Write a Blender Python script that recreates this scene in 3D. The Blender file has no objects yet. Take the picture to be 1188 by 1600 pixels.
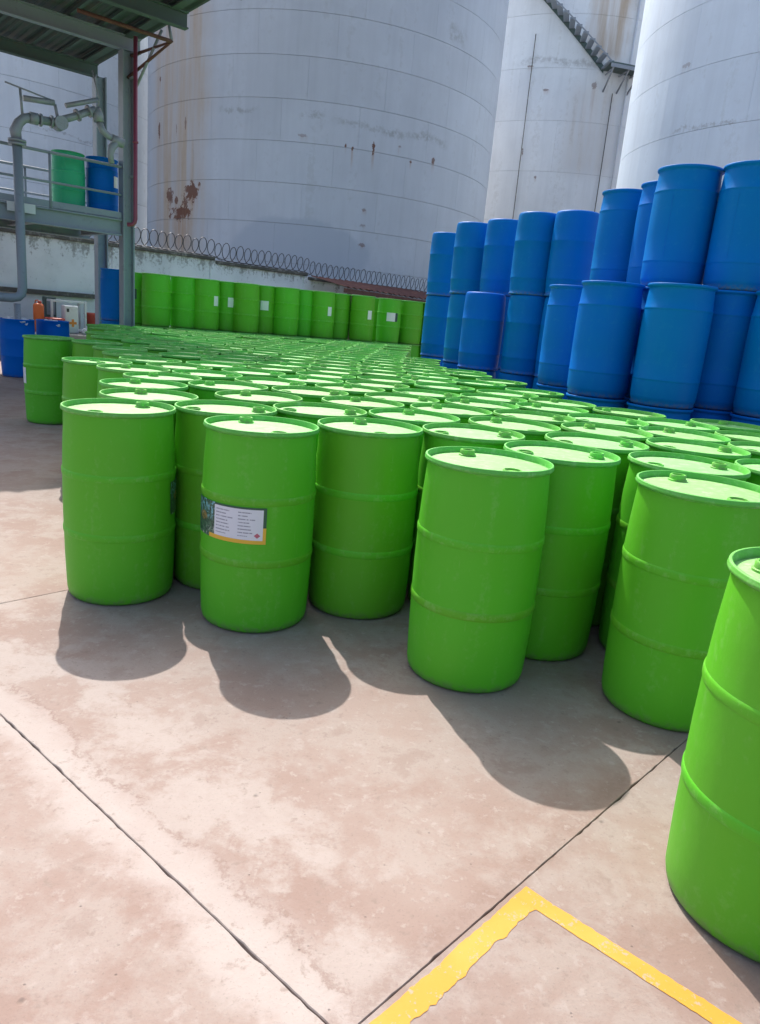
import bpy, bmesh, math, random
from mathutils import Vector, Matrix, noise
sc = bpy.context.scene
R = math.radians
rnd = random.Random(7)

# ------------------------------------------------------------------ camera, sky, sun, exposure
PITCH, ROLL, CAMH = 0.259033, 0.0895544, 1.44511
fw = Vector((0, math.cos(PITCH), -math.sin(PITCH))); up0 = Vector((0, math.sin(PITCH), math.cos(PITCH))); rt0 = Vector((1, 0, 0))
rt = rt0*math.cos(ROLL) + up0*math.sin(ROLL); up = -rt0*math.sin(ROLL) + up0*math.cos(ROLL)
cd = bpy.data.cameras.new('camera'); cam = bpy.data.objects.new('camera', cd); sc.collection.objects.link(cam)
m = Matrix.Identity(4)
for i in range(3):
    m[i][0], m[i][1], m[i][2] = rt[i], up[i], -fw[i]
m[2][3] = CAMH
cam.matrix_world = m
cd.sensor_fit = 'HORIZONTAL'; cd.sensor_width = 36.0; cd.lens = 36*1139.41/1188; cd.clip_start = 0.05; cd.clip_end = 1500
sc.camera = cam

SUN = Vector((-0.26, 0.675, 0.93)).normalized()
elev = math.asin(SUN.z); azim = math.atan2(SUN.x, SUN.y)
w = bpy.data.worlds.new('World'); sc.world = w; w.use_nodes = True
nt = w.node_tree; bg = nt.nodes['Background']
sky = nt.nodes.new('ShaderNodeTexSky'); sky.sky_type = 'NISHITA'; sky.sun_disc = False
sky.sun_elevation = elev; sky.sun_rotation = azim % (2*math.pi); sky.altitude = 50; sky.air_density = 1.0; sky.dust_density = 4.5; sky.ozone_density = 1.0
nt.links.new(sky.outputs[0], bg.inputs[0]); bg.inputs[1].default_value = 0.15
sd = bpy.data.lights.new('sun', 'SUN'); sd.energy = 3.2; sd.angle = R(0.53); sd.color = (1.0, 0.965, 0.915)
so = bpy.data.objects.new('sun', sd); sc.collection.objects.link(so); so.rotation_euler = SUN.to_track_quat('Z', 'Y').to_euler(); so.location = (-8, 20, 30)
sc.view_settings.view_transform = 'Standard'; sc.view_settings.look = 'None'; sc.view_settings.gamma = 1.0
sc.view_settings.use_curve_mapping = False; sc.view_settings.exposure = 0.90
sc.cycles.max_bounces = 6; sc.cycles.diffuse_bounces = 4; sc.cycles.glossy_bounces = 2; sc.cycles.use_denoising = True

C = bpy.data.collections.new('scene'); sc.collection.children.link(C)

# ------------------------------------------------------------------ small node language
class S:
    def __init__(s, nt, v): s.nt, s.v = nt, v
    def _m(s, op, *a):
        n = s.nt.nodes.new('ShaderNodeMath'); n.operation = op
        for i, x in enumerate((s,)+a):
            x = x.v if isinstance(x, S) else x
            if isinstance(x, (int, float)): n.inputs[i].default_value = x
            else: s.nt.links.new(x, n.inputs[i])
        return S(s.nt, n.outputs[0])
    def __add__(s, o): return s._m('ADD', o)
    def __sub__(s, o): return s._m('SUBTRACT', o)
    def __mul__(s, o): return s._m('MULTIPLY', o)
    def __truediv__(s, o): return s._m('DIVIDE', o)
    __radd__ = __add__; __rmul__ = __mul__
    def __rsub__(s, o): return S(s.nt, o)._m('SUBTRACT', s)
    def abs(s): return s._m('ABSOLUTE')
    def mn(s, o): return s._m('MINIMUM', o)
    def mx(s, o): return s._m('MAXIMUM', o)
    def gt(s, o): return s._m('GREATER_THAN', o)
    def lt(s, o): return s._m('LESS_THAN', o)
    def pw(s, o): return s._m('POWER', o)
    def sqrt(s): return s._m('SQRT')
    def fl(s): return s._m('FLOOR')
    def fr(s): return s._m('FRACT')
    def sin(s): return s._m('SINE')
    def at2(s, o): return s._m('ARCTAN2', o)
    def sm(s, a, b, lo=0.0, hi=1.0):
        n = s.nt.nodes.new('ShaderNodeMapRange'); n.interpolation_type = 'SMOOTHSTEP'
        s.nt.links.new(s.v, n.inputs[0])
        for i, x in enumerate((a, b, lo, hi)): n.inputs[1+i].default_value = x
        return S(s.nt, n.outputs[0])

class Mat:
    def __init__(s, name, rough=0.6, spec=0.5, metal=0.0):
        s.m = bpy.data.materials.new(name); s.m.use_nodes = True; s.nt = s.m.node_tree
        s.b = s.nt.nodes['Principled BSDF']; s.b.inputs['Roughness'].default_value = rough
        s.b.inputs['Specular IOR Level'].default_value = spec; s.b.inputs['Metallic'].default_value = metal
    def n(s, t): return s.nt.nodes.new(t)
    def pos(s):
        g = s.n('ShaderNodeNewGeometry'); return g.outputs['Position']
    def obj(s): return s.n('ShaderNodeTexCoord').outputs['Object']
    def uv(s): return s.sep(s.n('ShaderNodeTexCoord').outputs['UV'])
    def rand(s): return S(s.nt, s.n('ShaderNodeObjectInfo').outputs['Random'])
    def sep(s, v):
        n = s.n('ShaderNodeSeparateXYZ'); s.nt.links.new(v, n.inputs[0]); return [S(s.nt, o) for o in n.outputs]
    def comb(s, x, y, z):
        n = s.n('ShaderNodeCombineXYZ')
        for i, q in enumerate((x, y, z)):
            q = q.v if isinstance(q, S) else q
            if isinstance(q, (int, float)): n.inputs[i].default_value = q
            else: s.nt.links.new(q, n.inputs[i])
        return n.outputs[0]
    def noise(s, vec, scale, detail=4, rough=0.55, dist=0.0):
        n = s.n('ShaderNodeTexNoise'); s.nt.links.new(vec, n.inputs['Vector'])
        n.inputs['Scale'].default_value = scale; n.inputs['Detail'].default_value = detail; n.inputs['Roughness'].default_value = rough; n.inputs['Distortion'].default_value = dist
        return S(s.nt, n.outputs['Fac'])
    def voro(s, vec, scale, feat='F1'):
        n = s.n('ShaderNodeTexVoronoi'); n.feature = feat; s.nt.links.new(vec, n.inputs['Vector']); n.inputs['Scale'].default_value = scale
        return S(s.nt, n.outputs['Distance'])
    def mix(s, fac, a, b):
        n = s.n('ShaderNodeMix'); n.data_type = 'RGBA'
        fac = fac.v if isinstance(fac, S) else fac
        if isinstance(fac, (int, float)): n.inputs[0].default_value = fac
        else: s.nt.links.new(fac, n.inputs[0])
        for i, c in ((6, a), (7, b)):
            if isinstance(c, tuple): n.inputs[i].default_value = (*c, 1)
            else: s.nt.links.new(c, n.inputs[i])
        return n.outputs[2]
    def hsv(s, col, h=0.5, sat=1.0, v=1.0):
        n = s.n('ShaderNodeHueSaturation')
        for k, x in (('Hue', h), ('Saturation', sat), ('Value', v)):
            if isinstance(x, S): s.nt.links.new(x.v, n.inputs[k])
            else: n.inputs[k].default_value = x
        if isinstance(col, tuple): n.inputs['Color'].default_value = (*col, 1)
        else: s.nt.links.new(col, n.inputs['Color'])
        return n.outputs[0]
    def col(s, c):
        if isinstance(c, tuple): s.b.inputs['Base Color'].default_value = (*c, 1)
        else: s.nt.links.new(c, s.b.inputs['Base Color'])
    def rough(s, v): s.nt.links.new(v.v, s.b.inputs['Roughness'])
    def bump(s, h, strength=0.3, dist=0.01):
        n = s.n('ShaderNodeBump'); n.inputs['Strength'].default_value = strength; n.inputs['Distance'].default_value = dist
        s.nt.links.new(h.v, n.inputs['Height']); s.nt.links.new(n.outputs[0], s.b.inputs['Normal'])

M = {}
def plastic(name, base, dust, rough=0.42, vary=0.16, dusty=0.12, spec=0.3, stain=0.0):
    t = Mat(name, rough, spec); o = t.obj(); r = t.rand()
    ox = t.n('ShaderNodeVectorMath'); ox.operation = 'ADD'; t.nt.links.new(o, ox.inputs[0])
    rr = t.comb(r*37.0, r*91.0, r*13.0); t.nt.links.new(rr, ox.inputs[1]); v = ox.outputs[0]
    big = t.noise(v, 2.2, 3); fine = t.noise(v, 38, 4, 0.65)
    x, y, z = t.sep(v)
    streak = t.noise(t.comb(x*9.0, y*9.0, z*1.2), 2.0, 3)
    c = t.hsv(base, 0.5 + (r - 0.5)*0.018 + (big - 0.5)*0.012, 1.0, (r - 0.5)*vary + 1.0 + (big - 0.5)*0.16)
    d = (fine*streak).sm(0.27, 0.46)*dusty
    c = t.mix(d, c, dust)
    sc_ = t.noise(t.comb(x*30.0, y*30.0, z*3.0), 3.0, 2, 0.5).sm(0.70, 0.78)*dusty*0.8
    c = t.mix(sc_, c, dust)
    hz = t.sep(o)[2]; rub = ((1.0 - (hz - 0.627).abs().sm(0.008, 0.024)) + (1.0 - (hz - 0.342).abs().sm(0.008, 0.024)) + (1.0 - (hz - 0.915).abs().sm(0.006, 0.02)))*t.noise(v, 24, 5, 0.7).sm(0.50, 0.64)
    c = t.mix(rub.mn(1.0)*0.2, c, dust)
    if stain:
        sn = t.noise(v, 7.0, 5, 0.7, 0.4); ring = t.voro(v, 3.1)
        c = t.mix((sn.sm(0.57, 0.66) + (1.0 - (ring - 0.23).abs().sm(0.0, 0.018))*sn.sm(0.42, 0.55)*0.7)*stain, c, (0.11, 0.17, 0.06))
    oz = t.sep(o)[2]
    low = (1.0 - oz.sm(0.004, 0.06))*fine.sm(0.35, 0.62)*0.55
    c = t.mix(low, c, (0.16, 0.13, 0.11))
    t.col(c); t.rough(fine*0.22 + (rough - 0.10) + d*0.2)
    t.bump(big*0.9 + fine*0.10, 0.22, 0.02)
    return t.m
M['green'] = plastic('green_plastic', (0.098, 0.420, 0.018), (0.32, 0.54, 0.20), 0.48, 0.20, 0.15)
M['rim'] = plastic('sun_glint_rim_plastic', (0.105, 0.41, 0.05), (0.42, 0.62, 0.34), 0.55, 0.16, 0.3, 0.5)  # sunlit glint of the rim tops put into a slightly paler colour
M['lid'] = plastic('sun_sheen_green_plastic', (0.19, 0.49, 0.125), (0.47, 0.66, 0.38), 0.6, 0.18, 0.45, 0.6, 0.38)  # pale base paints in the sun's sheen on the lids; dust and stains are dirt
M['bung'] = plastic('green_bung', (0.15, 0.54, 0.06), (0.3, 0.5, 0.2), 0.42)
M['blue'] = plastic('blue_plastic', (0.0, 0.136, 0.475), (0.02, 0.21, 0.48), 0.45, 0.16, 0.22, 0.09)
M['mint'] = plastic('mint_plastic', (0.03, 0.38, 0.17), (0.2, 0.45, 0.3), 0.45)

def simple(name, base, rough=0.6, metal=0.0, var=0.25, scale=6.0, dirt=None, dirtamt=0.5, bump=0.15):
    t = Mat(name, rough, 0.5, metal); p = t.pos()
    a = t.noise(p, scale, 5, 0.6); b = t.noise(p, scale*6, 4, 0.6)
    c = t.hsv(base, 0.5, 1.0, 1.0 + (a - 0.5)*var*2 + (b - 0.5)*var)
    if dirt: c = t.mix((a*0.6 + b*0.4).sm(0.52, 0.64)*dirtamt, c, dirt)
    t.col(c); t.rough(b*0.2 + (rough - 0.1)); t.bump(a*0.5 + b*0.5, bump, 0.01)
    return t.m
M['steel'] = simple('grey_green_steel_paint', (0.235, 0.275, 0.315), 0.5, 0, 0.15, 3, (0.13, 0.13, 0.13), 0.4)
M['steel_dark'] = simple('dark_green_steel_paint', (0.07, 0.11, 0.10), 0.6, 0, 0.2, 3, (0.10, 0.06, 0.04), 0.4)
M['roof_sheet'] = simple('weathered_roof_sheet', (0.06, 0.085, 0.075), 0.6, 0, 0.3, 2, (0.11, 0.06, 0.035), 0.5)
M['rust_steel'] = simple('rusty_steel', (0.12, 0.055, 0.04), 0.8, 0, 0.4, 5, (0.20, 0.10, 0.07), 0.5)
M['arm'] = simple('galvanised_arm', (0.27, 0.295, 0.325), 0.45, 0.15, 0.25, 9, (0.17, 0.15, 0.13), 0.5)
M['red_pipe'] = simple('crimson_pipe_paint', (0.24, 0.045, 0.085), 0.45, 0, 0.15, 3)
M['white_paint'] = simple('white_paint', (0.62, 0.64, 0.66), 0.5, 0, 0.1, 4, (0.4, 0.4, 0.38), 0.4)
M['orange'] = simple('orange_plastic', (0.62, 0.14, 0.03), 0.5, 0, 0.15, 6)
M['red'] = simple('faded_red_plastic', (0.42, 0.06, 0.04), 0.5, 0, 0.2, 6)
M['bag'] = simple('white_plastic_bag', (0.62, 0.63, 0.66), 0.35, 0, 0.12, 8)
M['dark'] = simple('dark_metal', (0.035, 0.037, 0.04), 0.6, 0, 0.2, 8)
M['wire'] = simple('razor_wire_steel', (0.10, 0.10, 0.105), 0.5, 0.5, 0.3, 6)
M['rust_sheet'] = simple('rusted_sheet', (0.10, 0.035, 0.028), 0.8, 0, 0.4, 2.5, (0.22, 0.09, 0.05), 0.6)
M['kerb'] = simple('rough_concrete', (0.27, 0.26, 0.25), 0.9, 0, 0.25, 3, (0.12, 0.11, 0.10), 0.5, 0.4)
M['sticker'] = simple('white_sticker', (0.72, 0.72, 0.70), 0.45, 0, 0.08, 20)
M['sticker_dark'] = simple('dark_print', (0.02, 0.06, 0.045), 0.45, 0, 0.5, 40)
M['amber'] = simple('orange_cross_print', (0.72, 0.24, 0.05), 0.5, 0, 0.1, 10)
M['ground_base'] = simple('bare_ground', (0.34, 0.30, 0.27), 0.95, 0, 0.25, 0.6, (0.22, 0.19, 0.17), 0.5, 0.4)
M['joint'] = simple('dirty_joint', (0.075, 0.062, 0.055), 0.95, 0, 0.4, 30)

E1 = Vector((math.cos(R(47)), math.sin(R(47)), 0)); N1 = Vector((math.cos(R(140.1)), math.sin(R(140.1)), 0)); DT = E1.x*N1.y - E1.y*N1.x
J2, J3, J1 = 0.792, 3.43, 0.920
def concrete():
    t = Mat('worn_concrete', 0.85, 0.35); p = t.pos(); x, y, z = t.sep(p); r = t.rand()
    o2 = t.n('ShaderNodeVectorMath'); o2.operation = 'ADD'; t.nt.links.new(p, o2.inputs[0]); t.nt.links.new(t.comb(r*23.0, r*51.0, 0.0), o2.inputs[1]); v = o2.outputs[0]
    big = t.noise(v, 0.9, 5, 0.62, 0.2); mid = t.noise(v, 3.0, 8, 0.70, 0.15); fine = t.noise(p, 22, 6, 0.7); grit = t.noise(p, 130, 3, 0.6)
    c = t.mix(big.sm(0.36, 0.64), (0.258, 0.175, 0.142), (0.297, 0.222, 0.187))
    c = t.mix(mid.sm(0.42, 0.60), c, (0.311, 0.249, 0.214))
    c = t.mix((mid.sm(0.56, 0.66))*0.5, c, (0.225, 0.148, 0.119))
    # pale lime bloom following the joint that runs to the left
    s = x*(N1.y/DT) - y*(N1.x/DT) - J1; q = y*(E1.x/DT) - x*(E1.y/DT)
    edge = (s + (mid - 0.5)*0.34 + (fine - 0.5)*0.10)
    bloom = (1.0 - edge.abs().sm(0.03, 0.15))*0.75 + (1.0 - (edge - 0.28).abs().sm(0.05, 0.34))*mid.sm(0.44, 0.60)*0.5
    bloom = bloom*q.sm(0.5, 0.9)
    c = t.mix(bloom.mn(0.85), c, (0.396, 0.338, 0.306))
    # brown silt line beside the bloom and along the second joint
    silt = (1.0 - (edge - 0.105).abs().sm(0.0, 0.022))*fine.sm(0.40, 0.58)*q.sm(0.5, 0.9)
    e2 = (q - J2 + (mid - 0.5)*0.08)
    silt = silt.mx((1.0 - (e2 - 0.03).abs().sm(0.0, 0.06))*fine.sm(0.36, 0.56)*0.8)
    c = t.mix(silt*0.7, c, (0.215, 0.139, 0.111))
    c = t.mix(fine.sm(0.56, 0.68)*0.55, c, (0.361, 0.302, 0.264))
    c = t.mix((1.0 - fine.sm(0.30, 0.43))*0.55, c, (0.206, 0.151, 0.122))
    fl = t.noise(p, 11, 9, 0.74, 0.1); c = t.mix(fl.sm(0.565, 0.61)*0.26, c, (0.37, 0.315, 0.285)); c = t.mix((1.0 - fl.sm(0.375, 0.425))*0.26, c, (0.215, 0.150, 0.122))
    vo = t.voro(p, 6.5); pits = (1.0 - vo.sm(0.0, 0.075))*t.noise(p, 2.1, 2).sm(0.50, 0.60)
    vs = t.voro(p, 31.0); pits2 = (1.0 - vs.sm(0.02, 0.13))*t.noise(p, 5.0, 2).sm(0.54, 0.62)
    c = t.mix((pits.mx(pits2))*0.62, c, (0.112, 0.086, 0.073))
    c = t.mix(grit.sm(0.57, 0.72)*0.26, c, (0.103, 0.082, 0.069))
    c = t.hsv(c, 0.5, 0.97, (r - 0.5)*0.08 + 0.925)
    t.col(c); t.rough(fine*0.25 + 0.68)
    t.bump(mid*0.5 + fine*0.35 + grit*0.14 - pits*0.6 - pits2*0.3, 0.5, 0.012)
    return t.m
M['concrete'] = concrete()

def yellow():
    t = Mat('worn_yellow_paint', 0.7, 0.4); p = t.pos()
    a = t.noise(p, 14, 7, 0.72); b = t.noise(p, 70, 5, 0.7)
    c = t.mix(t.noise(p, 3, 3).sm(0.4, 0.6), (0.50, 0.245, 0.022), (0.53, 0.275, 0.038))
    c = t.mix((a*0.5 + b*0.5).sm(0.55, 0.59)*0.8, c, (0.34, 0.27, 0.21))
    t.col(c); t.bump(a*0.4 + b*0.6, 0.35, 0.006)
    return t.m
M['yellow'] = yellow()

def wallmat():
    t = Mat('mouldy_white_render', 0.9, 0.3); p = t.pos(); x, y, z = t.sep(p)
    a = t.noise(p, 0.9, 5, 0.6); st = t.noise(t.comb(x*3.0, y*3.0, z*0.5), 1.6, 5, 0.65); f = t.noise(p, 14, 5, 0.65)
    c = t.mix(a.sm(0.38, 0.62), (0.76, 0.79, 0.83), (0.66, 0.69, 0.73))
    top = z.sm(1.9, 2.55)
    mould = (st*0.55 + f*0.45 + top*0.16)  .sm(0.60, 0.71)
    c = t.mix(mould*0.6, c, (0.09, 0.085, 0.075))
    gry = (a*0.5 + f*0.5).sm(0.54, 0.64)*(1.0 - top)
    c = t.mix(gry*0.45, c, (0.26, 0.27, 0.28))
    t.col(c); t.bump(a*0.3 + f*0.7, 0.3, 0.01)
    return t.m
M['wall'] = wallmat()
M['coping'] = simple('black_mould_coping', (0.10, 0.095, 0.085), 0.9, 0, 0.5, 3, (0.36, 0.34, 0.31), 0.6, 0.5)

def tankmat(name, c, Rr, base, spots, smears=(), warm=None, repaint=()):
    t = Mat(name, 0.55, 0.4); p = t.pos(); x, y, z = t.sep(p)
    s = (y - c[1]).at2(x - c[0])*Rr
    nb = t.noise(p, 0.55, 4, 0.6); st = t.noise(t.comb(x*2.2, y*2.2, z*0.16), 1.3, 5, 0.6); f = t.noise(p, 5, 6, 0.68); gr = t.noise(p, 16, 5, 0.7)
    col = t.hsv(base, 0.5, 1.0, 1.0 + (nb - 0.5)*0.25 + (st - 0.5)*0.30 + (t.rand() - 0.5)*0.05)
    col = t.mix((st*0.6 + f*0.4).sm(0.53, 0.66)*0.30, col, (base[0]*0.62, base[1]*0.60, base[2]*0.55))
    if warm:      # broad rusty wash
        for (sa, w_, z0, z1, amt) in warm:
            k = (1.0 - (s - sa*Rr + (nb - 0.5)*1.0).abs().sm(w_*0.35, w_))*z.sm(z0, z0 + 1.0)*(1.0 - z.sm(z1 - 1.0, z1))*st.sm(0.15, 0.75)
            col = t.mix(k*amt, col, (0.42, 0.31, 0.20))
    for (a, zz, w_, h_) in repaint:   # a repainted field of another grey
        k = 1.0 - (((s - a*Rr + (nb - 0.5)*1.6)/w_).pw(2.0) + ((z - zz + (nb - 0.5)*0.9)/h_).pw(2.0)).sm(0.75, 1.05)
        col = t.mix(k*0.8, col, (base[0]*0.80, base[1]*0.83, base[2]*0.87))
    dx = (f - 0.5)*0.5; dz = (gr - 0.5)*0.5
    for (a, zz, w_, h_) in smears:
        k = (1.0 - ((z - zz + dz*0.7 + (nb - 0.5)*0.9).abs()).sm(h_*0.2, h_))*(1.0 - (s - a*Rr).abs().sm(w_*0.5, w_))*f.sm(0.36, 0.6)
        col = t.mix(k*0.38, col, (0.19, 0.185, 0.17))
    tn = t.noise(t.comb(x*9.0, y*9.0, z*0.6), 1.0, 2).sm(0.30, 0.60)
    for (a, zz, w_, h_, drip, amt) in spots:
        ds = (s - a*Rr + dx*w_*1.4).abs()/w_; dzv = (z - zz + dz*h_*1.4).abs()/h_
        dst = (ds*ds + dzv*dzv).sqrt(); core = ((1.0 - dst)*0.8 + (f - 0.5)*2.0 + (gr - 0.5)*1.1).sm(0.16, 0.34)*(1.0 - dst.sm(1.0, 1.5))
        below = (zz - z)/drip
        tail = (1.0 - ds.sm(0.2, 1.0))*below.sm(-0.05, 0.08)*(1.0 - below.sm(0.2, 1.0))*tn
        col = t.mix(tail*0.5*amt, col, (0.36, 0.20, 0.10))
        col = t.mix(core*amt, col, (0.135, 0.05, 0.025))
    t.col(col); t.rough(f*0.2 + 0.45); t.bump(nb*0.6 + f*0.2 + gr*0.1, 0.25, 0.03)
    return t.m
T1, R1 = (-3.79, 33.8), 7.1
T2, R2 = (8.7, 49.0), 8.0
T3, R3 = (14.2, 26.4), 7.1
T4, R4 = (-19.7, 37.0), 8.0
M['tank1'] = tankmat('tank_paint_rusty', T1, R1, (0.475, 0.515, 0.56),
    [(R(-128.0), 4.50, 0.78, 0.30, 2.6, 1.0), (R(-123.6), 5.2, 0.46, 0.42, 0.8, 0.95), (R(-126.5), 4.85, 0.22, 0.34, 0.6, 0.9), (R(-130.5), 4.95, 0.14, 0.2, 0.6, 0.9), (R(-120.5), 5.45, 0.10, 0.10, 0.3, 0.9), (R(-134.2), 5.1, 0.30, 0.34, 0.9, 0.9), (R(-141.9), 7.45, 0.12, 0.42, 0.9, 0.85),
     (R(-141.4), 9.1, 0.10, 0.14, 0.5, 0.8), (R(-126.7), 7.4, 0.05, 0.30, 0.6, 0.6), (R(-131), 7.3, 0.05, 0.22, 0.5, 0.5), (R(-69.7), 6.98, 0.07, 0.24, 0.8, 0.95), (R(-75.6), 6.9, 0.05, 0.10, 0.8, 0.9), (R(-77.5), 6.95, 0.04, 0.07, 0.3, 0.9),
     (R(-50.0), 7.0, 0.09, 0.15, 0.5, 0.8), (R(-58), 6.8, 0.05, 0.06, 0.3, 0.9), (R(-62), 7.2, 0.09, 0.07, 0.4, 0.5), (R(-71), 5.0, 0.12, 0.07, 0.2, 0.55), (R(-71), 4.5, 0.12, 0.06, 0.2, 0.4), (R(-71), 3.85, 0.16, 0.09, 0.2, 0.55), (R(-89), 7.1, 0.2, 0.07, 0.3, 0.4)],
    [(R(-87.0), 7.76, 0.5, 0.12), (R(-72), 7.66, 1.4, 0.16), (R(-60), 7.62, 1.1, 0.2), (R(-51), 7.7, 0.9, 0.2), (R(-108), 7.75, 0.9, 0.10), (R(-45), 11.2, 0.6, 0.4)],
    [(R(-132), 2.4, 1.5, 13.5, 0.85)], [(R(-89), 3.4, 2.5, 1.25)])
M['tank2'] = tankmat('tank_paint_grey', T2, R2, (0.76, 0.79, 0.81),
    [(R(-89.4), 13.6, 0.15, 0.25, 2.2, 0.55), (R(-113), 14.4, 0.2, 0.06, 0.3, 0.6), (R(-106), 13.3, 0.2, 0.06, 0.3, 0.6), (R(-112), 10.4, 0.06, 0.2, 0.3, 0.7), (R(-106), 9.2, 0.08, 0.08, 0.3, 0.6)],
    [(R(-100), 14.6, 3.0, 0.25)], [(R(-84.7), 1.2, 14.2, 22.0, 0.95), (R(-91.5), 0.6, 14.4, 22.0, 0.6), (R(-87), 2.0, 9.0, 14.0, 0.35)])
M['tank3'] = tankmat('tank_paint_clean', T3, R3, (0.63, 0.73, 0.83), [(R(-158), 9.2, 0.25, 0.08, 0.3, 0.35)], [(R(-150), 7.4, 1.6, 0.08)])
M['tank4'] = tankmat('tank_paint_pale', T4, R4, (0.70, 0.75, 0.79), [(R(-30), 6.0, 0.08, 0.1, 0.6, 0.6)], [(R(-40), 7.4, 2.0, 0.07)])
M['weld'] = simple('tank_weld_seam', (0.36, 0.38, 0.40), 0.7, 0, 0.4, 3)

def printmat():
    t = Mat('printed_drum_label', 0.4, 0.5); u, v, _ = t.uv(); o = t.comb(u*3.2, v, 0.0)
    n1 = t.noise(o, 9, 4, 0.7, 1.5); n2 = t.noise(t.comb(u*26.0, v*5.0, 0.0), 1.3, 3, 0.6, 1.0)
    pic = t.mix(n1.sm(0.38, 0.62), (0.012, 0.035, 0.03), (0.07, 0.16, 0.10))
    pic = t.mix((n2.sm(0.52, 0.62))*v.sm(0.45, 0.62), pic, (0.22, 0.52, 0.62))
    pic = t.mix((1.0 - ((u - 0.17)*(u - 0.17)*22.0 + (v - 0.52)*(v - 0.52)*9.0).sm(0.06, 0.22))*n1.sm(0.4, 0.55)*0.8, pic, (0.36, 0.20, 0.06))
    pic = t.mix(n2.sm(0.6, 0.66)*(1.0 - v.sm(0.2, 0.4)), pic, (0.45, 0.5, 0.45))
    # rows of print: broken dashes in two columns
    row = (v - 0.16)/0.092; rf = row.fr(); ri = row.fl()
    nz = t.noise(t.comb(u*95.0, ri*7.3, 0.0), 1.0, 1)
    wid = t.noise(t.comb(ri*3.7, 0.5, 0.0), 1.0, 0)
    l = u.gt(0.41)*(u - 0.45 - wid*0.26).lt(0.0); r_ = u.gt(0.69)*(u - 0.70 - wid*0.26).lt(0.0)
    ink = (l + r_)*(rf - 0.5).abs().lt(0.17)*nz.gt(0.40)*(v.lt(0.87))*(v.gt(0.20))*0.62
    c = t.mix(ink, (0.66, 0.68, 0.74), (0.06, 0.07, 0.12))
    dia = ((u - 0.905).abs()*9.0 + (v - 0.235).abs()*4.4).lt(0.32)
    c = t.mix(dia*0.9, c, (0.45, 0.05, 0.10))
    c = t.mix(u.lt(0.386), c, pic)
    yel = (v - 0.115 + (u - 0.3)*0.02).lt(0.0)*u.gt(0.3); yel = yel.mx(u.gt(0.965)*v.lt(0.45))
    c = t.mix(yel, c, (0.72, 0.42, 0.04))
    drk = v.gt(0.945)*u.gt(0.386); drk = drk.mx(u.gt(0.965)*v.gt(0.45))
    c = t.mix(drk, c, (0.02, 0.09, 0.05)); t.col(c)
    return t.m
M['print'] = printmat()

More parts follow.
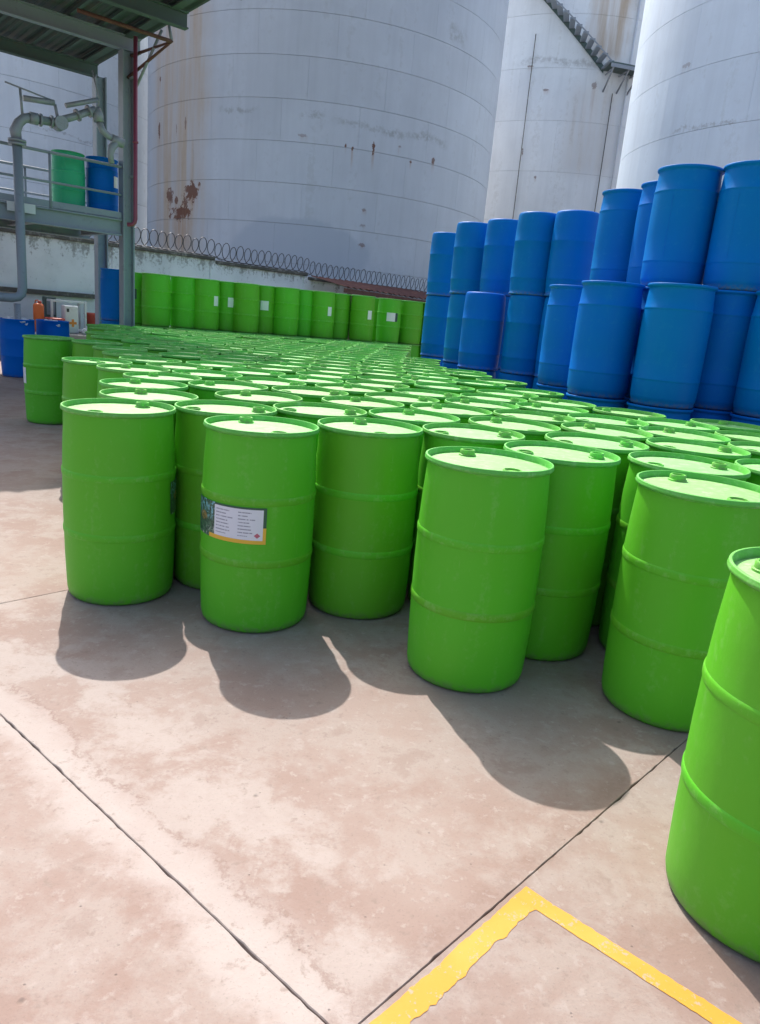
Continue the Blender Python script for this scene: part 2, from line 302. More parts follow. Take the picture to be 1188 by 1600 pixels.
# ------------------------------------------------------------------ mesh helpers
class MB:
    def __init__(s): s.v, s.f, s.sm, s.uv = [], [], [], None
    def add(s, vs, fs, smooth=False):
        k = len(s.v); s.v += [tuple(q) for q in vs]
        for f in fs: s.f.append(tuple(i + k for i in f)); s.sm.append(smooth)
        return s
    def box(s, c, d, X=(1, 0, 0), Y=(0, 1, 0), bev=0.0):
        X = Vector(X).normalized(); Y = Vector(Y).normalized(); Z = X.cross(Y); c = Vector(c); hx, hy, hz = d[0]/2, d[1]/2, d[2]/2
        b = min(bev, hx*.9, hy*.9, hz*.9)
        if b <= 0:
            vs = [c + X*(hx*i) + Y*(hy*j) + Z*(hz*k) for k in (-1, 1) for j in (-1, 1) for i in (-1, 1)]
            return s.add(vs, [(0, 2, 3, 1), (4, 5, 7, 6), (0, 1, 5, 4), (2, 6, 7, 3), (0, 4, 6, 2), (1, 3, 7, 5)])
        vs = []; idx = {}
        for i in (-1, 1):
            for j in (-1, 1):
                for k in (-1, 1):
                    for a in range(3):
                        h = [hx - b, hy - b, hz - b]; h[a] += b; idx[i, j, k, a] = len(vs)
                        vs.append(c + X*(i*h[0]) + Y*(j*h[1]) + Z*(k*h[2]))
        fs = []
        def q(l): fs.append(tuple(l))
        for a in range(3):
            o = [x for x in range(3) if x != a]
            for sgn in (-1, 1):
                l = []
                for p, r_ in ((-1, -1), (1, -1), (1, 1), (-1, 1)):
                    t = [0, 0, 0]; t[a] = sgn; t[o[0]] = p; t[o[1]] = r_; l.append(idx[(*t, a)])
                q(l)
        for a in range(3):
            o = [x for x in range(3) if x != a]
            for p in (-1, 1):
                for r_ in (-1, 1):
                    l = []
                    for sgn, ax in ((-1, o[0]), (1, o[0]), (1, o[1]), (-1, o[1])):
                        t = [0, 0, 0]; t[a] = sgn; t[o[0]] = p; t[o[1]] = r_; l.append(idx[(*t, ax)])
                    q(l)
        for i in (-1, 1):
            for j in (-1, 1):
                for k in (-1, 1): q([idx[i, j, k, a] for a in range(3)])
        return s.add(vs, fs)
    def lathe(s, prof, n=48, c=(0, 0, 0), capb=True, capt=True, smooth=True):
        vs = []; fs = []
        for (r, z) in prof:
            for i in range(n):
                a = 2*math.pi*i/n; vs.append((c[0] + r*math.cos(a), c[1] + r*math.sin(a), c[2] + z))
        for k in range(len(prof) - 1):
            for i in range(n):
                j = (i + 1) % n; fs.append((k*n + i, k*n + j, (k + 1)*n + j, (k + 1)*n + i))
        s.add(vs, fs, smooth)
        k0 = len(s.v) - len(vs)
        if capb: s.f.append(tuple(k0 + i for i in reversed(range(n)))); s.sm.append(False)
        if capt: s.f.append(tuple(k0 + (len(prof) - 1)*n + i for i in range(n))); s.sm.append(False)
        return s
    def tube(s, pts, r, n=12, cap=True, smooth=True):
        pts = [Vector(p) for p in pts]; rs = r if isinstance(r, (list, tuple)) else [r]*len(pts)
        vs = []; fs = []; t0 = (pts[1] - pts[0]).normalized(); ref = Vector((0, 0, 1)) if abs(t0.z) < .9 else Vector((1, 0, 0)); U = t0.cross(ref).normalized()
        for i, p in enumerate(pts):
            t = ((pts[min(i + 1, len(pts) - 1)] - p).normalized() + (p - pts[max(i - 1, 0)]).normalized())
            t = t.normalized() if t.length > 1e-6 else t0
            U = (U - t*U.dot(t)).normalized(); V = t.cross(U)
            for k in range(n):
                a = 2*math.pi*k/n; vs.append(p + (U*math.cos(a) + V*math.sin(a))*rs[i])
        for i in range(len(pts) - 1):
            for k in range(n):
                j = (k + 1) % n; fs.append((i*n + k, i*n + j, (i + 1)*n + j, (i + 1)*n + k))
        s.add(vs, fs, smooth); k0 = len(s.v) - len(vs)
        if cap:
            s.f.append(tuple(k0 + i for i in reversed(range(n)))); s.sm.append(False)
            s.f.append(tuple(k0 + (len(pts) - 1)*n + i for i in range(n))); s.sm.append(False)
        return s
    def mesh(s, name):
        me = bpy.data.meshes.new(name); me.from_pydata(s.v, [], s.f); me.polygons.foreach_set('use_smooth', s.sm)
        bm = bmesh.new(); bm.from_mesh(me); bmesh.ops.recalc_face_normals(bm, faces=bm.faces); bm.to_mesh(me); bm.free()
        me.update(); return me
    def build(s, name, mat, parent=None, loc=(0, 0, 0), rz=0.0):
        return place(s.mesh(name), name, mat, parent, loc, rz)
def place(me, name, mat=None, parent=None, loc=(0, 0, 0), rz=0.0):
    if mat is not None and not me.materials: me.materials.append(M[mat])
    o = bpy.data.objects.new(name, me); C.objects.link(o); o.location = loc; o.rotation_euler = (0, 0, rz)
    if parent is not None: o.parent = parent
    return o
def empty(name, loc=(0, 0, 0), rz=0.0):
    o = bpy.data.objects.new(name, None); C.objects.link(o); o.location = loc; o.rotation_euler = (0, 0, rz); o.empty_display_size = 0.2
    return o
def tag(o, label=None, cat=None, group=None, kind=None):
    for k, x in (('label', label), ('category', cat), ('group', group), ('kind', kind)):
        if x: o[k] = x
    return o

# ------------------------------------------------------------------ ground: bed, slabs with crumbled joints, yellow lines
g = MB().add([(-400, -400, -.06), (400, -400, -.06), (400, 400, -.06), (-400, 400, -.06)], [(0, 1, 2, 3)]).build('ground', 'ground_base')
tag(g, 'bare ground around the concrete yard', 'ground', kind='structure')
bed = MB().box((0, 0, -.04), (60, 60, .02), E1, Vector((-E1.y, E1.x, 0))).build('joint_bed', 'joint'); bed.location = E1*6 + N1*4 + Vector((0, 0, 0))
tag(bed, 'dark dirt bed showing in the slab joints', 'ground', kind='structure')
pave = empty('pavement'); tag(pave, 'sunlit pinkish concrete slab paving of the yard', 'pavement', kind='structure')
def slab(s0, s1, q0, q1, fine):
    s0 += .0011; q0 += .0006; s1 -= .0011; q1 -= .0006
    step = 0.025 if fine else 0.12
    out = []
    cs = [(s0, q0), (s1, q0), (s1, q1), (s0, q1)]
    for i in range(4):
        a, b = cs[i], cs[(i + 1) % 4]; L = math.hypot(b[0] - a[0], b[1] - a[1]); n = max(2, int(L/step))
        nx, ny = -(b[1] - a[1])/L, (b[0] - a[0])/L
        for k in range(n):
            f = k/n; x = a[0] + (b[0] - a[0])*f; y = a[1] + (b[1] - a[1])*f
            ins = 0
            if 0 < k:
                e = noise.noise(Vector((x*4, y*4, 3))); e2 = noise.noise(Vector((x*17, y*17, 9 + s0*3 + q0*5))); e3 = noise.noise(Vector((x*55, y*55, 1 + s0*3 + q0*5)))
                ins = max(0, e2*0.003 + e3*0.003)*(1.4 if i in (1, 3) else .7) + max(0, e2 - 0.42)*0.010 + max(0, e3 - .3)*.006
                w_ = e*0.006
                x += -nx*0 + nx*ins; y += ny*ins
                if i in (0, 2): y += noise.noise(Vector((x*2.3, 7.7, q0 if i == 0 else q1)))*0 + w_*0
            out.append((x, y))
    cx, cy = (s0 + s1)/2, (q0 + q1)/2
    P = lambda x, y, z: E1*x + N1*y + Vector((0, 0, z))
    n = len(out); inn = [(x + (0.002 if x < cx - (s1 - s0)*.49 else -0.002 if x > cx + (s1 - s0)*.49 else 0), y + (0.002 if y < cy - (q1 - q0)*.49 else -0.002 if y > cy + (q1 - q0)*.49 else 0)) for x, y in out]
    mb = MB(); vs = [P(x, y, 0) for x, y in inn] + [P(x, y, -.003) for x, y in out] + [P(x, y, -.034) for x, y in out]
    fs = [tuple(range(n))]
    for k in range(n):
        j = (k + 1) % n; fs += [(n + k, n + j, j, k), (2*n + k, 2*n + j, n + j, n + k)]
    mb.add(vs, fs); mb.build('concrete_slab', 'concrete', pave)
SP, SQ = 4.2, J3 - J2
for i in range(-4, 6):
    for k in range(-4, 7):
        s0, q0 = J1 + i*SP, J2 + k*SQ
        mid = E1*(s0 + SP/2) + N1*(q0 + SQ/2)
        if mid.y < -8 or mid.y > 24 or mid.x < -15 or mid.x > 15: continue
        slab(s0, s0 + SP, q0, q0 + SQ, -1 <= i <= 0 and -1 <= k <= 1)
def paint(a, b, wd, side, worn, zp=.0012):
    a, b = Vector(a), Vector(b); d = (b - a); L = d.length; d.normalize(); n = Vector((-d.y, d.x, 0))*side
    mb = MB(); N = int(L/.012); vs = []; fs = []
    for k in range(N + 1):
        x = k/N*L; q = a + d*x
        e0 = noise.noise(Vector((x*9, 1, worn)))*.006*worn + noise.noise(Vector((x*50, 5, 2)))*.003
        e1 = noise.noise(Vector((x*6, 3, worn)))*.012*worn + noise.noise(Vector((x*30, 8, 2)))*.009*worn + noise.noise(Vector((x*80, 8, 4)))*.005*worn
        vs += [q + n*(0.004 + e0) + Vector((0, 0, zp)), q + n*(wd + e1) + Vector((0, 0, zp))]
        if k: fs.append((2*k - 2, 2*k - 1, 2*k + 1, 2*k))
    return mb.add(vs, fs)
cor = E1*1.583 + N1*(J2 - .012)
y1 = paint(cor, E1*(-3.0) + N1*(J2 - .012), 0.062, 1, 1.0).build('yellow_line', 'yellow')
tag(y1, 'worn yellow painted line running along the slab joint', 'floor marking', 'yellow lines on the floor', 'structure')
y2 = paint(cor - N1*.004, cor - N1*3.2, 0.053, -1, .25, .0015).build('yellow_line', 'yellow')
tag(y2, 'crisp yellow painted line slanting to the bottom right corner', 'floor marking', 'yellow lines on the floor', 'structure')

# ------------------------------------------------------------------ storage tanks
def tank(name, c, Rr, mat, H, course, z0, nplates, a_mid, a_half, label, sg=0.006):
    root = empty(name, (c[0], c[1], 0)); tag(root, label, 'storage tank', 'tall cylindrical storage tanks')
    MB().lathe([(Rr - .03, 0), (Rr - .03, H)], 160).build('shell', 'weld', root)
    roof = MB().lathe([(Rr + .02, H), (Rr + .02, H + .08), (Rr*.5, H + .75), (.05, H + 1.1)], 96, capb=True).build('roof', mat, root)
    da = 2*math.pi/nplates; g_ = sg*.38/Rr; ns = 10
    mb = MB(); vs = []; fs = []
    for k in range(ns + 1):
        a = -da/2 + g_ + (da - 2*g_)*k/ns; x, y = math.cos(a), math.sin(a)
        vs += [((Rr - .028)*x, (Rr - .028)*y, sg), (Rr*x, Rr*y, sg), (Rr*x, Rr*y, course - sg), ((Rr - .028)*x, (Rr - .028)*y, course - sg)]
        if k:
            o = 4*k
            fs += [(o - 4, o, o + 1, o - 3), (o - 3, o + 1, o + 2, o - 2), (o - 2, o + 2, o + 3, o - 1)]
    fs += [(0, 1, 2, 3), (4*ns, 4*ns + 3, 4*ns + 2, 4*ns + 1)]
    me = mb.add(vs, fs, True).mesh('plate'); me.materials.append(M[mat])
    try: me.set_sharp_from_angle(angle=R(30))
    except Exception: pass
    z = z0 - course*math.ceil(z0/course); r0 = random.Random(hash(round(c[0]*10)) % 99); row = 0
    while z + course < H + .01:
        off = (row % 3)*da/3 + (r0.random() - .5)*da*.12
        for i in range(nplates):
            a = off + i*da
            dd = (a - a_mid + math.pi) % (2*math.pi) - math.pi
            if abs(dd) <= a_half:
                place(me, 'plate', None, root, (0, 0, z), a)
        z += course; row += 1
    return root
t1 = tank('storage_tank', T1, R1, 'tank1', 14.7, 1.29, 4.30, 17, R(-90), R(125), 'rust-stained grey storage tank, the widest one in the middle behind the wall')
t2 = tank('storage_tank', T2, R2, 'tank2', 24.0, 2.4, 7.1, 15, R(-98), R(80), 'grey storage tank with a spiral stair, between the two nearer tanks', .006)
t3 = tank('storage_tank', T3, R3, 'tank3', 14.4, 1.66, 7.36, 15, R(-120), R(125), 'clean bluish white storage tank cut by the right edge, behind the blue drums')
t4 = tank('storage_tank', T4, R4, 'tank4', 15.2, 1.8, 5.4, 15, R(-60), R(110), 'pale storage tank behind the loading platform at the far left', .007)
# spiral stair on the middle tank
stair = empty('stair'); stair.parent = t2
def pol(a, r, z): return Vector((r*math.cos(a), r*math.sin(a), z))
a0, z0, a1, z1 = R(-122), 18.9, R(-87), 14.35
NT = 17
for k in range(NT):
    f = k/(NT - 1); a = a0 + (a1 - a0)*f; z = z0 + (z1 - z0)*f; rad = Vector((math.cos(a), math.sin(a), 0)); tan = Vector((-rad.y, rad.x, 0))
    MB().box(pol(a, R2 + .64, z), (1.16, .27, .09), rad, tan, .01).build('tread', 'steel', stair)
def strip(r, dz, h, mat, nm, a0=a0, a1=a1, z0=z0, z1=z1, th=.03):
    mb = MB(); vs = []; fs = []; n = 24
    for k in range(n + 1):
        f = k/n; a = a0 + (a1 - a0)*f; z = z0 + (z1 - z0)*f + dz
        vs += [pol(a, r, z), pol(a, r, z + h), pol(a, r + th, z + h), pol(a, r + th, z)]
        if k:
            o = 4*k
            for e in range(4): fs.append((o - 4 + e, o - 4 + (e + 1) % 4, o + (e + 1) % 4, o + e))
    fs += [(0, 1, 2, 3), (4*n, 4*n + 3, 4*n + 2, 4*n + 1)]
    mb.add(vs, fs).build(nm, mat, stair)
strip(R2 + 1.22, -.02, .07, 'arm', 'stringer'); strip(R2 + .03, -.20, .32, 'steel_dark', 'stringer')
b0, b1 = R(-87), R(-74)
strip(R2 + .03, -.03, .08, 'steel_dark', 'landing', b0, b1, 14.3, 14.2, 1.2); strip(R2 + 1.24, -.14, .16, 'arm', 'landing_edge', b0, b1, 14.25, 14.15)
for aa in (R(-86), R(-81), R(-77)):
    MB().tube([pol(aa, R2 + 1.2, 14.15), pol(aa, R2 + .02, 13.35)], .045, 8).build('brace', 'arm', stair)
    MB().tube([pol(aa, R2 + .06, 14.1), pol(aa, R2 + .9, 14.1)], .04, 8).build('bracket', 'arm', stair)
for a, r, mt in ((R(-77.6), .05, 'white_paint'), (R(-82.6), .022, 'coping'), (R(-112.3), .020, 'coping')):
    top = 19.0 if mt == 'white_paint' else (13.3 if a > R(-100) else 15.8)
    MB().tube([pol(a, R2 + .09, 0), pol(a, R2 + .09, top)], r, 8).build('conduit', mt, t2)

# ------------------------------------------------------------------ boundary wall, coping, razor wire
W0 = Vector((-8.46, 16.1, 0)); WD = Vector((math.cos(R(46.3)), math.sin(R(46.3)), 0)); WN = Vector((-WD.y, WD.x, 0))
bw = empty('boundary_wall', W0); tag(bw, 'mould-streaked white boundary wall with dark coping below the tanks', 'wall')
segs = [(-9.0, -2.6, 2.62), (-2.6, 2.56, 2.60), (2.56, 5.2, 2.60), (5.2, 8.31, 2.52), (8.31, 13.6, 2.42), (13.6, 19, 2.36), (19, 25, 2.3)]
for s0, s1, zt in segs:
    MB().box(WD*((s0 + s1)/2) + WN*.1 + Vector((0, 0, (zt - .09)/2)), (s1 - s0 - .26, .18, zt - .09), WD, WN).build('wall_panel', 'wall', bw)
    MB().box(WD*((s0 + s1)/2) + WN*.1 + Vector((0, 0, zt - .045)), (s1 - s0 - .02, .34, .09), WD, WN, .015).build('coping', 'coping', bw)
    MB().box(WD*s1 + WN*.09 + Vector((0, 0, (zt - .095)/2)), (.26, .25, zt - .095), WD, WN, .01).build('pilaster', 'wall', bw)
MB().box(WD*(-1.3) + WN*(-.06) + Vector((0, 0, 1.35)), (6.6, .16, .10), WD, WN, .01).build('ledge', 'coping', bw)
coil = []; L = 13.4; loops = 74; n = loops*14
for k in range(n + 1):
    f = k/n; s = 1.2 + f*(L + 3.5); a = 2*math.pi*loops*f
    zt = 2.60 if s < 5.2 else 2.52 if s < 8.31 else 2.42 if s < 13.6 else 2.36
    zz = zt if k == 0 else coilz + (zt - coilz)*.08
    coilz = zz; r = .205 + .03*noise.noise(Vector((f*60, 2, 1)))
    coil.append(W0 + WD*(s + r*math.cos(a)*.95) + WN*(.1 + r*math.cos(a + .6)*.35) + Vector((0, 0, zz + .012 + r*(1 + math.sin(a)))))
rw = empty('razor_wire', W0 + WD*4 + WN*.1); tag(rw, 'long coil of razor wire along the top of the white boundary wall', 'razor wire')
o = MB().tube([q - rw.location for q in coil], .011, 5).build('coil', 'wire', rw)
mbb = MB()
for k in range(3, n, 4):
    q = coil[k] - rw.location; d = (coil[k + 1] - coil[k - 1]).normalized(); e = d.cross(WD).normalized()
    mbb.add([q - e*.035, q + d*.012, q + e*.035, q - d*.012], [(0, 1, 2, 3)])
tag(mbb.build('barbs', 'wire', rw), kind='stuff')
MB().tube([W0 + WD*s + WN*.1 + Vector((0, 0, zz)) - rw.location for s, zz in ((1.2, 2.63), (5.2, 2.63), (5.6, 2.55), (8.3, 2.55), (8.7, 2.45), (13.6, 2.45), (14, 2.4), (18, 2.4))], .008, 5).build('tie_wire', 'wire', rw)

# rusted lean-to roof at the foot of the wall
lt = empty('lean_to', (-.4, 23.0, 0)); tag(lt, 'low rusted sheet lean-to roof against the wall behind the green drums', 'lean-to')
A_, B_, C_, D_ = Vector((-2.6, 21.9, 2.44)), Vector((1.7, 26.4, 2.40)), Vector((2.3, 25.0, 2.08)), Vector((-1.5, 21.0, 2.20))
for k in range(6):
    f0, f1 = k/6 + .004, (k + 1)/6 + .012; mb = MB(); vs = []; fs = []; nn = 16
    for j in range(nn + 1):
        f = f0 + (f1 - f0)*j/nn; dz = Vector((0, 0, .025*math.sin(j*math.pi/2) + .006*k % .012))
        vs += [A_.lerp(B_, f) + dz - lt.location, D_.lerp(C_, f) + dz - lt.location]
        if j: fs.append((2*j - 2, 2*j - 1, 2*j + 1, 2*j))
    ob = mb.add(vs, fs).build('roof_sheet', 'rust_sheet', lt); md = ob.modifiers.new('t', 'SOLIDIFY'); md.thickness = .006
MB().box((D_ + C_)/2 - lt.location + Vector((-.02, .02, -.10)), ((C_ - D_).length, .08, .12), C_ - D_, Vector((0, 0, 1)).cross(C_ - D_)).build('beam', 'rust_steel', lt)
for f in (.03, .5, .97):
    q = D_.lerp(C_, f) - lt.location
    MB().box((q.x, q.y + .05, (q.z - .17)/2), (.1, .1, q.z - .17), WD, WN).build('post', 'rust_steel', lt)

# ------------------------------------------------------------------ loading gantry: posts, deck, rails, canopy
GA = Vector((math.cos(R(42)), math.sin(R(42)), 0)); GB = Vector((-GA.y, GA.x, 0)); P1 = Vector((-4.84, 13.45, 0))
ga = empty('loading_gantry', P1); tag(ga, 'grey steel loading platform with railings under a dark sheet canopy', 'loading platform')
G = lambda a, b, z: GA*a + GB*b + Vector((0, 0, z))
def ibeam(mb, p, q, h, wd, t=.018, upv=None):
    p, q = Vector(p), Vector(q); d = (q - p).normalized(); L = (q - p).length
    u = Vector(upv) if upv else Vector((0, 0, 1)); s = d.cross(u).normalized(); u = s.cross(d)
    c = (p + q)/2
    mb.box(c + u*(h/2 - t/2), (L, wd, t), d, s); mb.box(c - u*(h/2 - t/2), (L, wd, t), d, s); mb.box(c, (L, t*.7, h - 2*t), d, s)
    return mb
ZC, ZD = 5.55, 2.71
for a, b in ((0, 0), (.26, 1.9), (-4.2, 0), (-4.2, 1.9)):
    ibeam(MB(), G(a, b, 0), G(a, b, ZC - .24), .20, .20, .022, GA*1.0).build('post', 'steel', ga)
    MB().box(G(a, b, .012), (.34, .34, .024), GA, GB).build('base_plate', 'steel', ga)
for b in (-.02, 1.92):
    for (s0, s1) in (((-4.08, -.12) if b < 0 else (-4.08, .04)),):
        ibeam(MB(), G(s0, b, ZD - .15), G(s1, b, ZD - .15), .26, .14).build('deck_beam', 'steel', ga)
for a in (-4.05, -2.8, -1.4, -.14):
    ibeam(MB(), G(a, .06, ZD - .14), G(a, 1.84, ZD - .14), .2, .1).build('cross_beam', 'steel', ga)
for k in range(8):
    MB().box(G(-4.1 + (k + .5)*.50, .95, ZD - .012), (.494, 1.98, .022), GA, GB).build('deck_plate', 'steel', ga)
MB().box(G(-1.74, -.103, ZD - .075), (.42, .01, .14), GA, GB).build('sign_plate', 'white_paint', ga)
for b in (-.06, 1.96):
    zt = ZD + .82
    e1 = -.12 if b < 0 else .04
    MB().tube([G(-4.1, b, zt), G(e1, b, zt)], .024, 10).build('top_rail', 'steel', ga)
    MB().tube([G(-4.1, b, zt - .44), G(e1, b, zt - .44)], .020, 10).build('mid_rail', 'steel', ga)
    MB().box(G((-4.1 + e1)/2, b, ZD + .05), (4.1 + e1, .008, .1), GA, GB).build('toe_board', 'steel', ga)
    for a in (-3.9, -2.6, -1.28 if b < 0 else -1.08):
        MB().tube([G(a, b, ZD - .02), G(a, b, zt)], .022, 8).build('stanchion', 'steel', ga)
# canopy
can = empty('canopy'); can.parent = ga
AF, AR, BF, BR = -7.5, .35, -3.5, 2.35
zc = lambda b: ZC + .02*(-b)
for b in (-3.35, -1.7, 0, 1.9):
    ibeam(MB(), G(AF, b, zc(b) - .12), G(AR - .12, b, zc(b) - .12), .22, .12).build('purlin', 'steel_dark' if b != 0 else 'steel', can)
for a in (-7.3, -4.2, -2.1, .02):
    ibeam(MB(), G(a, BF + .1, zc(BF) - .02 + .035), G(a, BR - .1, zc(BR) - .02 + .035), .09, .12).build('rafter', 'steel_dark', can)
for a in (-7.0, -6.2, -5.4, -4.6, -3.8, -3.0, -2.5, -1.6, -.9, -.4):
    MB().box(G(a, (BF + BR)/2, zc((BF + BR)/2) + .04), (.05, BR - BF - .1, .05), GA, (GB*(BR - BF) + Vector((0, 0, zc(BR) - zc(BF)))).normalized()).build('batten', 'steel_dark', can)
ns = 9
for k in range(ns):
    x0 = AF + (AR - AF)*k/ns; x1 = AF + (AR - AF)*(k + 1)/ns + .05; vs = []; fs = []; nn = 24
    for j in range(nn + 1):
        x = x0 + (x1 - x0)*j/nn; zz = .105 + .016*(1, 1, -1, -1)[j % 4] + .003*(k % 2)
        e = .06*noise.noise(Vector((k*3.1, j*.3, 2)))
        vs += [G(x, BF + e, zc(BF) + zz), G(x, BR + e, zc(BR) + zz)]
        if j: fs.append((2*j - 2, 2*j - 1, 2*j + 1, 2*j))
    ob = MB().add(vs, fs).build('roof_sheet', 'roof_sheet', can); md = ob.modifiers.new('t', 'SOLIDIFY'); md.thickness = .004
MB().tube([G(-1.1, -.9, ZC - .16), G(.25, -1.15, ZC - .24)], .03, 8).build('stay_rod', 'rust_steel', can)
MB().tube([G(.05, -.08, ZC - .3), G(.25, -1.15, ZC - .24), G(.02, -.02, ZC - .62)], .026, 8).build('bracket', 'rust_steel', can)
MB().tube([G(.25, -1.15, ZC - .24), G(.22, -1.1, ZC + .02)], .024, 8).build('hanger', 'steel', can)
MB().tube([G(.06, -.16, ZC - .85), G(.20, -.9, ZC - .05)], .022, 8).build('knee_brace', 'steel', can)
# red downpipe with an elbow
pp = [G(.02, -.32, ZC - .08), G(.02, -.32, 2.72), G(.01, -.315, 2.66), G(-.02, -.30, 2.62), G(-.10, -.26, 2.61)]
rp = MB().tube(pp, .034, 12).build('downpipe', 'red_pipe', ga)
MB().lathe([(.046, 0), (.046, .03)], 14, G(.02, -.32, 3.9)).build('pipe_collar', 'red_pipe', rp)
MB().box(G(.02, -.20, 3.4), (.03, .2, .03), GA, GB).build('pipe_clip', 'steel', rp)
MB().box(G(.02, -.20, 4.9), (.03, .2, .03), GA, GB).build('pipe_clip', 'steel', rp)

# loading arm with riser pipe
la = empty('jointed_filling_pipe', P1 + G(-1.81, -.26, 0)); tag(la, 'jointed grey pipe loading arm on a tall riser in front of the platform', 'loading arm')
Q = lambda a, z, b=0.0: GA*(a + 1.81) + GB*b + Vector((0, 0, z))
MB().tube([Q(-3.4, 1.25), Q(-1.98, 1.25), Q(-1.88, 1.27), Q(-1.83, 1.32), Q(-1.81, 1.42), Q(-1.81, 3.52)], .070, 16).build('riser', 'steel', la)
MB().tube([Q(-1.9, 1.17), Q(-1.9, 0)], .05, 12).build('support', 'arm', la)
MB().tube([Q(-3.4, 1.25), Q(-3.4, 0)], .06, 12).build('support', 'arm', la)
MB().lathe([(.13, 0), (.13, .035), (.085, .036), (.085, .05), (.13, .051), (.13, .085)], 20, Q(-1.81, 3.5)).build('flange', 'arm', la)
MB().tube([Q(-1.81, 3.56), Q(-1.83, 3.70), Q(-1.78, 3.82), Q(-1.70, 3.90), Q(-1.60, 3.93)], [.072, .085, .072, .068, .072], 14).build('elbow', 'arm', la)
MB().tube([Q(-1.62, 3.93), Q(-1.5, 3.93), Q(-1.5, 3.93), Q(-1.12, 3.95)], [.085, .085, .062, .062], 14).build('inner_arm', 'arm', la)
MB().tube([Q(-1.18, 3.94, .09), Q(-1.18, 3.94, -.12)], .10, 16).build('swivel_joint', 'arm', la)
MB().tube([Q(-1.15, 4.0), Q(-.98, 4.08), Q(-.62, 4.27)], .056, 14).build('outer_arm', 'arm', la)
MB().tube([Q(-1.08, 4.22), Q(-.58, 4.42)], .036, 12).build('spring_cylinder', 'arm', la)
for q_, d_ in ((Q(-1.46, 3.93), GA), (Q(-1.30, 3.94), GA), (Q(-.90, 4.125), (GA*.36 + Vector((0, 0, .19)))), (Q(-.72, 4.22), (GA*.36 + Vector((0, 0, .19))))):
    d_ = d_.normalized(); MB().tube([q_ - d_*.016, q_ + d_*.016], .092, 14).build('pipe_flange', 'arm', la)
MB().tube([Q(-1.70, 4.18), Q(-1.25, 4.22)], .043, 12).build('balance_cylinder', 'arm', la)
MB().tube([Q(-1.72, 3.95), Q(-1.74, 4.30)], .02, 8).build('link_rod', 'arm', la)
MB().tube([Q(-1.24, 4.2), Q(-1.2, 4.0)], .025, 8).build('link_rod', 'arm', la)
MB().tube([Q(-.58, 4.28), Q(-.55, 4.44), Q(-.66, 4.82)], .013, 8).build('handle_rod', 'arm', la)
MB().tube([Q(-1.30, 4.25), Q(-1.95, 4.34)], .012, 8).build('link_rod', 'arm', la)
MB().tube([Q(-.60, 4.30), Q(-.58, 4.20), Q(-.56, 4.10)], [.06, .09, .08], 12).build('swivel_joint', 'arm', la)
MB().tube([Q(-.56, 4.10), Q(-.50, 3.98), Q(-.40, 3.92), Q(-.30, 3.90)], .055, 12).build('drop_elbow', 'arm', la)
MB().tube([Q(-.36, 3.90), Q(-.16, 3.86)], .075, 12).build('coupling', 'arm', la)
MB().tube([Q(-.26, 3.88), Q(-.36, 3.76), Q(-.38, 3.66), Q(-.36, 3.52)], [.06, .065, .05, .045], 12).build('nozzle', 'arm', la)

# ------------------------------------------------------------------ drums
HG = .935
def drum_meshes(pre, n, mat, bmat, hoops=False):
    body = [(.222, 0), (.238, .004), (.2475, .016), (.2525, .04), (.2555, .11), (.259, .22), (.2605, .318), (.2615, .326), (.2650, .3285), (.2653, .350), (.2642, .3545), (.2615, .3575), (.2615, .372), (.2625, .48), (.2612, .604), (.262, .610), (.2650, .6135), (.2653, .636), (.2642, .6405), (.2612, .6435), (.260, .656), (.2565, .76), (.250, .868), (.2478, .902), (.2475, .910)]
    rim = [(.2470, .909), (.2525, .911), (.2600, .915), (.2620, .919), (.2618, .924), (.2602, .927), (.2604, .931), (.2592, .9342), (.2575, .935), (.2525, .935), (.2510, .933), (.2500, .914), (.2490, .9085)]
    lid = [(.2490, .9085), (.240, .9088), (.232, .9115), (.10, .913), (.004, .9135)]
    bung = [(.037, 0), (.037, .006), (.032, .008), (.032, .023), (.0295, .026), (.024, .026), (.023, .019), (.003, .019)]
    flat = [(.038, 0), (.038, .007), (.035, .011), (.031, .011), (.030, .004), (.003, .004)]
    r = {}
    if hoops:
        body = [q for q in body if q[0] < .2632]
        r['hoop'] = MB().lathe([(.2598, .3200), (.2614, .3235), (.2634, .3275), (.2645, .3320), (.2647, .3420), (.2646, .3500), (.2636, .3545), (.2618, .3585), (.2600, .3610)], n, capb=False, capt=False).mesh(pre + 'hoop'); r['hoop'].materials.append(M[mat])
    r['body'] = MB().lathe(body, n, capt=False).mesh(pre + 'body'); r['rim'] = MB().lathe(rim, n, capb=False, capt=False).mesh(pre + 'rim'); r['lid'] = MB().lathe(lid, n, capb=False).mesh(pre + 'lid')
    k = max(10, n//3); r['bung'] = MB().lathe(bung, k, capb=False).mesh(pre + 'bung'); r['plug'] = MB().lathe(flat, k, capb=False).mesh(pre + 'plug')
    r['body'].materials.append(M[mat]); r['rim'].materials.append(M['rim' if mat == 'green' else mat])
    r['lid'].materials.append(M['lid' if mat == 'green' else mat])
    for q in ('bung', 'plug'): r[q].materials.append(M[bmat])
    for me in r.values():
        try: me.set_sharp_from_angle(angle=R(50))
        except Exception: pass
    return r
LOD = [drum_meshes('near_', 96, 'green', 'bung', True), drum_meshes('mid_', 48, 'green', 'bung'), drum_meshes('far_', 28, 'green', 'bung')]
MINT = drum_meshes('mint_', 40, 'mint', 'mint')
seam_me = MB().box((.2612, 0, .49), (.004, .003, .22), bev=.001).mesh('mould_seam'); seam_me.materials.append(M['green'])
